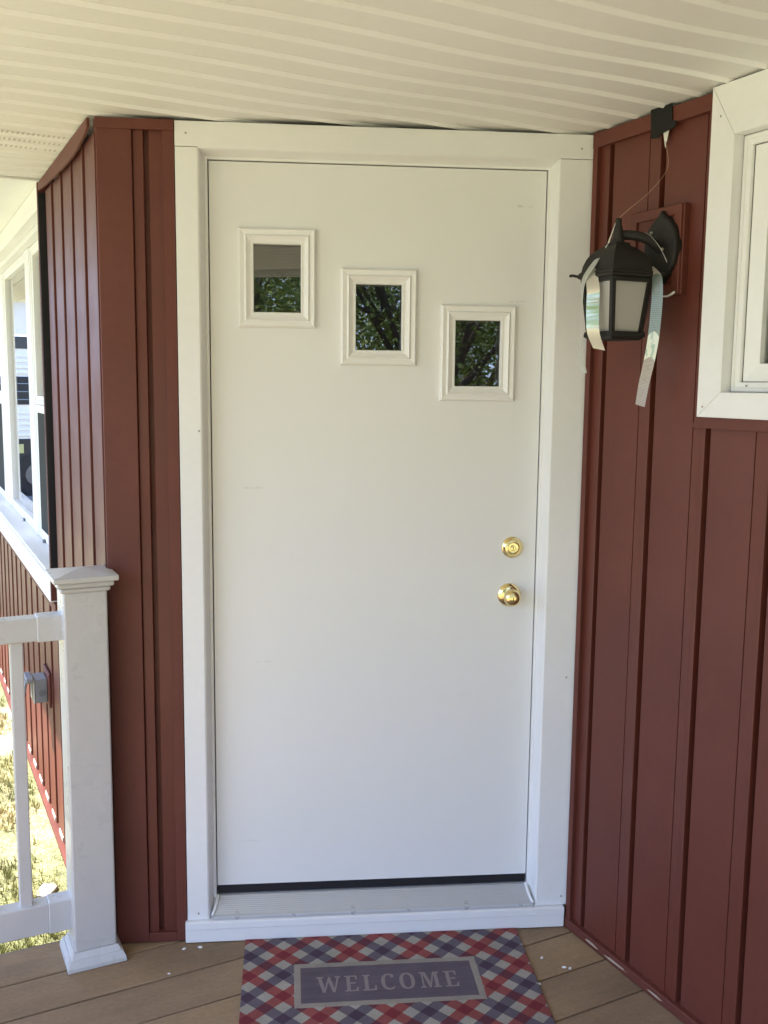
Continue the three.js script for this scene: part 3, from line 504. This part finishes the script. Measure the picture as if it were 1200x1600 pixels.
{
  const t1 = thing('reflective_tape', 'silver reflective tape strip hanging down the left side of the lantern', 'tape', { group: 'bird scare tapes on the lantern' });
  part('strip', ribbon([[0.7325, 1.8455, NR + 0.14], [0.7188, 1.786, NR + 0.155], [0.7219, 1.7382, NR + 0.19], [0.7329, 1.7106, NR + 0.207], [0.7458, 1.6823, NR + 0.212], [0.7461, 1.6373, NR + 0.212], [0.7496, 1.577, NR + 0.21], [0.7674, 1.5373, NR + 0.205]], [.004, .008, .022, .030, .030, .030, .030, .029], [[1, 0, .6], [1, -.2, .5], [.8, -.5, .4], [.75, -.65, .1], [.7, -.7, 0], [.68, -.72, 0], [.7, -.7, -.05], [.75, -.65, -.2]]), foil, t1);
  const t2 = thing('reflective_tape', 'thin edge-on tape strip dangling in front of the door casing beside the lantern', 'tape', { group: 'bird scare tapes on the lantern' });
  part('strip', ribbon([[0.7216, 1.7966, NR + 0.15], [0.7249, 1.7373, NR + 0.2], [0.7159, 1.6995, NR + 0.218], [0.712, 1.6392, NR + 0.218], [0.7109, 1.5707, NR + 0.216], [0.7056, 1.5324, NR + 0.214], [0.7208, 1.4829, NR + 0.21]], [.012, .024, .027, .027, .026, .026, .018], [[1, 0, .5], [.9, -.3, .3], [.8, .2, 0], [.8, .55, 0], [.8, .5, 0], [.8, .1, 0], [.9, -.1, -.2]]), film, t2);
  const t3 = thing('reflective_tape', 'long dotted holographic tape strip hanging right of the lantern panes', 'tape', { group: 'bird scare tapes on the lantern' });
  part('strip', ribbon([[0.79, 1.7339, NR + 0.075], [0.8127, 1.7106, NR + 0.078], [0.8195, 1.6757, NR + 0.08], [0.8174, 1.6084, NR + 0.08], [0.8103, 1.5483, NR + 0.08], [0.7998, 1.5027, NR + 0.08], [0.7869, 1.4566, NR + 0.08], [0.7765, 1.4036, NR + 0.08]], [.014, .027, .028, .028, .028, .028, .028, .027], [[1, .1, .4], [1, -.3, .1], [1, -.5, 0], [1, -.55, 0], [1, -.5, -.05], [1, -.4, -.15], [1, -.3, -.25]]), foilDots, t3);
  const t4 = thing('tape_scrap', 'short white tape strap stuck over the lantern arm', 'tape');
  part('strip', ribbon([[0.7575, 1.8164, NR + 0.085], [0.7735, 1.8121, NR + 0.075], [0.7965, 1.7835, NR + 0.06], [0.8143, 1.7464, NR + 0.05]], [.008, .010, .009, .009], [[.3, 1, .6], [.4, 1, .6], [.5, .8, .6], [.6, .6, .5]]), tapeBack, t4);
  const t5 = thing('tape_scrap', 'curled white tape end sticking out below the mounting block', 'tape');
  part('strip', ribbon([[0.7799, 1.669, NR + 0.03], [0.8033, 1.667, NR + 0.035], [0.826, 1.6712, NR + 0.04], [0.8344, 1.675, NR + 0.04]], [.004, .005, .006, .005], [[0, .4, 1], [0, .4, 1], [0, .5, 1], [0, .6, 1]]), tapeBack, t5);
  const bt = thing('black_tape_patch', 'crumpled black tape patch on the top trim above the lantern', 'tape', { house: true });
  const s = new THREE.Shape(); const A = AR + .232; s.moveTo(A, 2.123); s.lineTo(A + .072, 2.122); s.lineTo(A + .074, 2.082); s.lineTo(A + .090, 2.078); s.lineTo(A + .086, 2.066); s.lineTo(A + .036, 2.060); s.lineTo(A + .030, 2.052); s.lineTo(A + .004, 2.056); s.closePath();
  let g = new THREE.ExtrudeGeometry(s, { depth: .0016, bevelEnabled: true, bevelSize: .001, bevelThickness: .0008, bevelSegments: 1 }); const p = g.attributes.position; for (let i = 0; i < p.count; i++) p.setZ(i, p.getZ(i) + .003 * vnoise(p.getX(i) * 60, p.getY(i) * 60, 3)); g.translate(0, 0, NR + .0155); g.computeVertexNormals();
  part('patch', uvm(g), std([.007, .007, .006], .85, { bumpMap: rep(speck, 12), bumpScale: .001 }), bt);
  const tri = new THREE.Shape(); tri.moveTo(A + .040, 2.066); tri.lineTo(A + .062, 2.070); tri.lineTo(A + .050, 2.024); tri.closePath(); g = new THREE.ExtrudeGeometry(tri, { depth: .0008, bevelEnabled: false }); g.translate(0, 0, NR + .0125); part('white_flap', uvm(g), tapeBack, bt);
  const str = part('string', tube([Hp(.7500, 2.040, NR + .0135), Hp(.7792, 1.9715, NR + .03), Hp(.7771, 1.9108, NR + .08), Hp(.758, 1.8732, NR + .12), Hp(.7355, 1.8514, NR + .135)].map((v) => v.toArray()), .0008, 20, 5), std([.40, .27, .18], .6));
  tag(str, 'thin string slung from the black tape to the lantern finial', 'string');
}
const out = thing('outlet_box', 'grey weatherproof outlet box on the siding behind the railing', 'outlet box', { house: true, at: [-1.27, 0, 0] });
{
  const gm = std([.27, .28, .30], .55, { map: rep(mottle, 6) }), gd = std([.16, .16, .17], .6);
  part('mounting_plate', box(-.080, .085, .190, .325, .004, .014, .003), trimRed, out);
  part('box_body', box(-.052, .052, .205, .300, .014, .062, .005), gm, out);
  part('gasket', box(-.054, .054, .203, .302, .0622, .0655, .002), std([.6, .58, .55], .6), out);
  const hood = box(-.056, .056, .288, .308, .064, .092, .005); part('hood', hood, gm, out);
  const fl = box(-.054, .054, -.088, 0, 0, .010, .003); fl.rotateX(-.22); fl.translate(0, .294, .086); part('flip_cover', uvm(fl), gm, out);
  const kn = new THREE.CylinderGeometry(.013, .013, .003, 18); kn.rotateZ(Math.PI / 2); kn.translate(.0525, .245, .034); part('knockout', uvm(kn), gd, out);
}
// small litter on the deck
{
  const crumbs = [[-.573, .205], [.455, .213], [.418, .330], [.505, .262], [.52, .268], [.41, .47], [-.50, .085], [-.545, .09]].map(([x, z], i) => { const g = new THREE.IcosahedronGeometry(.0032 + .002 * hash(i, 2, 3), 0); g.scale(1.6, .6, 1); g.rotateY(i); g.translate(x, YF + .0022, z); return uvm(g); });
  const m = part('paint_crumbs', crumbs, whitePaint); tag(m, 'white paint crumbs scattered on the deck boards', 'debris', null, 'stuff');
}

// ---------------------------------------------------------------- lawn tufts, stones
{
  const bl = []; for (let i = 0; i < 6; i++) { const g = new THREE.PlaneGeometry(.0045, .034, 1, 2); g.translate(0, .016, 0); const p = g.attributes.position; for (let k = 0; k < p.count; k++) { const y = p.getY(k); p.setX(k, p.getX(k) * (1 - y / .042)); p.setZ(k, y * y * 14); } g.rotateX(rr(-.5, .9)); g.rotateY(rr(0, 6.28)); g.translate(rr(-.014, .014), 0, rr(-.014, .014)); g.computeVertexNormals(); bl.push(g); }
  const geo = mergeGeometries(bl), C = 15000, im = new THREE.InstancedMesh(geo, std([1, 1, 1], .85, { side: THREE.DoubleSide }), C), M = new THREE.Matrix4(), q = new THREE.Quaternion(), c = new THREE.Color();
  for (let i = 0; i < C; i++) {
    let a, n, k; do { a = -.12 - 5.2 * Math.pow(rnd(), 1.3); n = rr(.03, 1.7); k = fbm(a * 2.6 + 40, n * 2.6 + 40, 88, 1e6, 4); } while (k < .36 + .12 * rnd());
    const v = Hp(a, YG - .003, n); q.setFromAxisAngle(new THREE.Vector3(0, 1, 0), rnd() * 6.28); const s = rr(.5, 1.15); M.compose(v, q, new THREE.Vector3(s, s * rr(.5, 1.1), s)); im.setMatrixAt(i, M);
    const d = Math.min(1, Math.max(0, (fbm(a * 3 + 9, n * 3, 89) - .36) * 3.5)) * (rnd() < .85 ? 1 : .3), w = rr(.8, 1.25); c.setRGB((.22 + .20 * d) * w, (.225 + .14 * d) * w, (.085 + .09 * d) * w); im.setColorAt(i, c);
  }
  im.name = 'grass'; im.castShadow = im.receiveShadow = true; tag(im, 'dry yellow green grass behind the railing', 'grass', null, 'stuff'); scene.add(im);
  const g = new THREE.IcosahedronGeometry(.035, 1); const p = g.attributes.position; for (let i = 0; i < p.count; i++) { const f = .8 + .4 * hash(Math.round(p.getX(i) * 999), Math.round(p.getZ(i) * 999), 4); p.setXYZ(i, p.getX(i) * f, p.getY(i) * .35, p.getZ(i) * f * 1.25); } g.computeVertexNormals();
  const st = part('stone', uvm(g), std([.32, .30, .27], .85)); st.position.copy(Hp(-.75, YG + .008, .10)); tag(st, 'flat pale stone lying in the grass beside the post', 'stone');
}

// ---------------------------------------------------------------- what the glass mirrors: trees, shed, camper, neighbour
const leafTex = null;
function tree(x, z, h, r, label, tone, low = .22) {
  const t = thing('tree', label, 'tree', { at: [x, YG, z], group: 'trees around the yard' });
  const bark = std([.075, .06, .048], .95, { map: rep(mottle, 2), bumpMap: rep(grainV, 2, 1), bumpScale: .02 });
  const limbs = [], tips = []; const curve = (a, b, c, r0, r1) => { const cu = new THREE.QuadraticBezierCurve3(a, b, c), g = new THREE.TubeGeometry(cu, 8, 1, 7), p = g.attributes.position; for (let i = 0; i <= 8; i++) { const o = cu.getPoint(i / 8), rad = r0 + (r1 - r0) * i / 8; for (let k = 0; k <= 7; k++) { const q = i * 8 + k; p.setXYZ(q, o.x + (p.getX(q) - o.x) * rad, o.y + (p.getY(q) - o.y) * rad, o.z + (p.getZ(q) - o.z) * rad); } } g.computeVertexNormals(); return uvm(g); };
  const fork = new THREE.Vector3(rr(-.2, .2), h * low, rr(-.2, .2)); const trunk = curve(new THREE.Vector3(0, -.1, 0), new THREE.Vector3(rr(-.15, .15), h * low * .5, 0), fork, h * .030, h * .021);
  for (let i = 0; i < 8; i++) { const a = i / 8 * 6.28 + rr(-.3, .3), e = rr(.45, 1), end = new THREE.Vector3(Math.cos(a) * r * e * .85, h * rr(.38, .9), Math.sin(a) * r * e * .85), mid = fork.clone().lerp(end, .5).add(new THREE.Vector3(rr(-.3, .3), rr(0, .6), rr(-.3, .3))); limbs.push(curve(fork, mid, end, h * .013, h * .003)); tips.push(end, mid); for (let k = 0; k < 3; k++) { const e2 = end.clone().add(new THREE.Vector3(rr(-1, 1), rr(-.5, .8), rr(-1, 1)).multiplyScalar(r * .4)); limbs.push(curve(mid, mid.clone().lerp(e2, .5).add(new THREE.Vector3(0, .2, 0)), e2, h * .005, h * .0015)); tips.push(e2); } }
  part('trunk', [trunk, ...limbs], bark, t);
  const n = 17000, pos = [], col = []; const c = new THREE.Vector3(), a = new THREE.Vector3(), b = new THREE.Vector3();
  for (let i = 0; i < n; i++) {
    const tp = tips[(rnd() * tips.length) | 0]; c.set(rr(-1, 1), rr(-1, 1), rr(-1, 1)); if (c.length() > 1) c.normalize(); c.multiplyScalar(r * .33).add(tp);
    a.set(rr(-1, 1), rr(-.4, .4), rr(-1, 1)).normalize(); b.set(rr(-1, 1), rr(-1, 1), rr(-1, 1)).cross(a).normalize(); const s = rr(.030, .062); a.multiplyScalar(s); b.multiplyScalar(s * .6);
    const P = [c.clone().sub(a), c.clone().add(b), c.clone().add(a), c.clone().sub(b)]; for (const k of [0, 1, 2, 0, 2, 3]) pos.push(P[k].x, P[k].y, P[k].z);
    const w = rr(.65, 1.3), y = rnd() * .5; for (let k = 0; k < 6; k++) col.push((tone[0] + .05 * y) * w, (tone[1] + .03 * y) * w, tone[2] * w);
  }
  const g = new THREE.BufferGeometry(); g.setAttribute('position', new THREE.Float32BufferAttribute(pos, 3)); g.setAttribute('color', new THREE.Float32BufferAttribute(col, 3)); g.computeVertexNormals();
  part('crown', g, new THREE.MeshPhysicalMaterial({ color: 0xffffff, vertexColors: true, roughness: .8, transmission: .42, thickness: 0, side: THREE.DoubleSide }), t);
  return t;
}
const green = [.15, .22, .030], deep = [.11, .18, .028], light = [.19, .25, .04];
[[-1.6, 10.5, 5.6, 2.6, green, 'spreading tree with dark limbs nearest behind the porch'], [2.2, 13.5, 5.8, 2.8, deep, 'dark green tree right of the nearest one behind the porch'], [5.6, 15, 5.6, 2.8, green, 'round tree beside the small grey shed'],
[-6.4, 13, 5.4, 2.8, light, 'pale green tree left of the nearest one in the yard'], [.6, 22, 6.8, 3.6, deep, 'tall dark tree in the second row behind the porch'], [9.5, 21, 6.5, 3.4, green, 'broad tree at the right end of the second row'], [-9, 22, 7, 3.6, green, 'broad tree at the left end of the second row'],
[-16, 9, 6, 3.2, green, 'tree on the far side of the yard opposite the porch'], [-15, -6, 6.2, 3.2, light, 'pale tree on the far side of the yard beyond the camper'], [-21, 1, 7, 3.6, deep, 'dark tree farthest out across the yard'],
[-3.4, 17, 6.0, 3.2, green, 'full green tree between the nearest tree and the second row'], [4.2, 19.5, 6.2, 3.2, light, 'bright green tree just left of the grey shed'], [2.4, 33, 8, 4.6, deep, 'wide dark tree behind the grey shed'], [-4, 31, 8, 4.6, green, 'wide green tree farthest behind the porch']].forEach(([x, z, h, r, tone, label]) => tree(x, z, h, r, label, tone, .18));
{
  const s = thing('garden_shed', 'small grey wooden shed with a gable roof beyond the trees', 'shed', { at: [4.55, YG, 26] });
  const wm = std([.30, .31, .32], .85, { bumpMap: rep(grainV, 2), bumpScale: .004 });
  part('wall', prism([[-.9, -.9], [.9, -.9], [.9, .9], [-.9, .9]], 0, 1.75), wm, s);
  const r = new THREE.Shape(); r.moveTo(-1.05, 1.7); r.lineTo(0, 2.9); r.lineTo(1.05, 1.7); r.closePath(); const g = new THREE.ExtrudeGeometry(r, { depth: 2.1, bevelEnabled: false }); g.translate(0, 0, -1.05); part('roof', uvm(g), std([.36, .38, .41], .8), s);
  part('door', box(-.4, .4, .02, 1.6, -.93, -.895), std([.12, .12, .13], .8), s);
}
{ // camper trailer seen in the wide window's glass
  const c = thing('camper_trailer', 'white ribbed camper trailer with dark window band parked past the house', 'camper', { house: true, at: [-13.2, 0, 0] });
  const wm = std([.80, .80, .79], .4), dm = std([.03, .034, .042], .2), W0 = -.4, W1 = 4.8, g0 = YG;
  part('body', box(-2.0, 0, g0 + .42, g0 + 2.45, W0, W1, .06), wm, c);
  for (let i = 0; i < 5; i++) part('rib', box(.0, .022, g0 + .92 + i * .085, g0 + .972 + i * .085, W0 + .05, W1 - .05, .008), wm, c);
  for (let i = 0; i < 4; i++) part('rib', box(.0, .022, g0 + 1.86 + i * .085, g0 + 1.912 + i * .085, W0 + .05, W1 - .05, .008), wm, c);
  part('window_band', box(.002, .016, g0 + 1.40, g0 + 1.82, W0 + .3, W1 - .3, .004), dm, c);
  for (let i = 0; i < 3; i++) part('window_bar', box(.0165, .022, g0 + 1.47 + i * .12, g0 + 1.482 + i * .12, W0 + .3, W1 - .3, .002), std([.25, .3, .36], .4), c);
  part('roof_band', box(.001, .018, g0 + 2.24, g0 + 2.42, W0 + .05, W1 - .05, .004), std([.05, .055, .055], .5), c);
  part('skirt', box(-1.9, .012, g0 + .20, g0 + .88, W0 + .1, W1 - .1, .01), std([.025, .027, .03], .35), c);
  for (const n of [1.24, 3.7]) { const w = new THREE.CylinderGeometry(.33, .33, .2, 28); w.rotateZ(Math.PI / 2); w.translate(-.05, g0 + .33, n); const m = part('wheel', uvm(w), blackRubber, c); const h = new THREE.CylinderGeometry(.17, .17, .02, 20); h.rotateZ(Math.PI / 2); h.translate(.062, g0 + .33, n); part('hub_cap', uvm(h), std([.16, .16, .17], .35, { metalness: .5 }), m); }
  part('number_plate', box(.013, .018, g0 + .66, g0 + .80, .86, 1.065, .003), std([.52, .50, .22], .5), c);
}
{
  const h = thing('neighbour_house', 'pale neighbouring house with low gable roof across the drive', 'house', { house: true, at: [-24, 0, 3] });
  const s = new THREE.Shape(); s.moveTo(-4, YG); s.lineTo(4, YG); s.lineTo(4, 2.4); s.lineTo(0, 3.7); s.lineTo(-4, 2.4); s.closePath(); const g = new THREE.ExtrudeGeometry(s, { depth: 9, bevelEnabled: false }); g.rotateY(-Math.PI / 2); part('wall', uvm(g), std([.72, .70, .64], .8), h);
  for (const q of [-1, 1]) { const r = box(-4.6, 0, -.06, .06, -.3, 9.3, .02); r.rotateZ(q > 0 ? -Math.atan2(1.3, 4) * -1 : 0); if (q > 0) { r.translate(0, 3.78, 0); r.rotateY(-Math.PI / 2); } else { r.rotateZ(Math.atan2(1.3, 4)); r.translate(0, 3.78, 0); r.rotateY(-Math.PI / 2); r.scale(1, 1, -1); } part('roof', uvm(r), std([.34, .33, .32], .9), h); }
}

renderer.render(scene, camera);
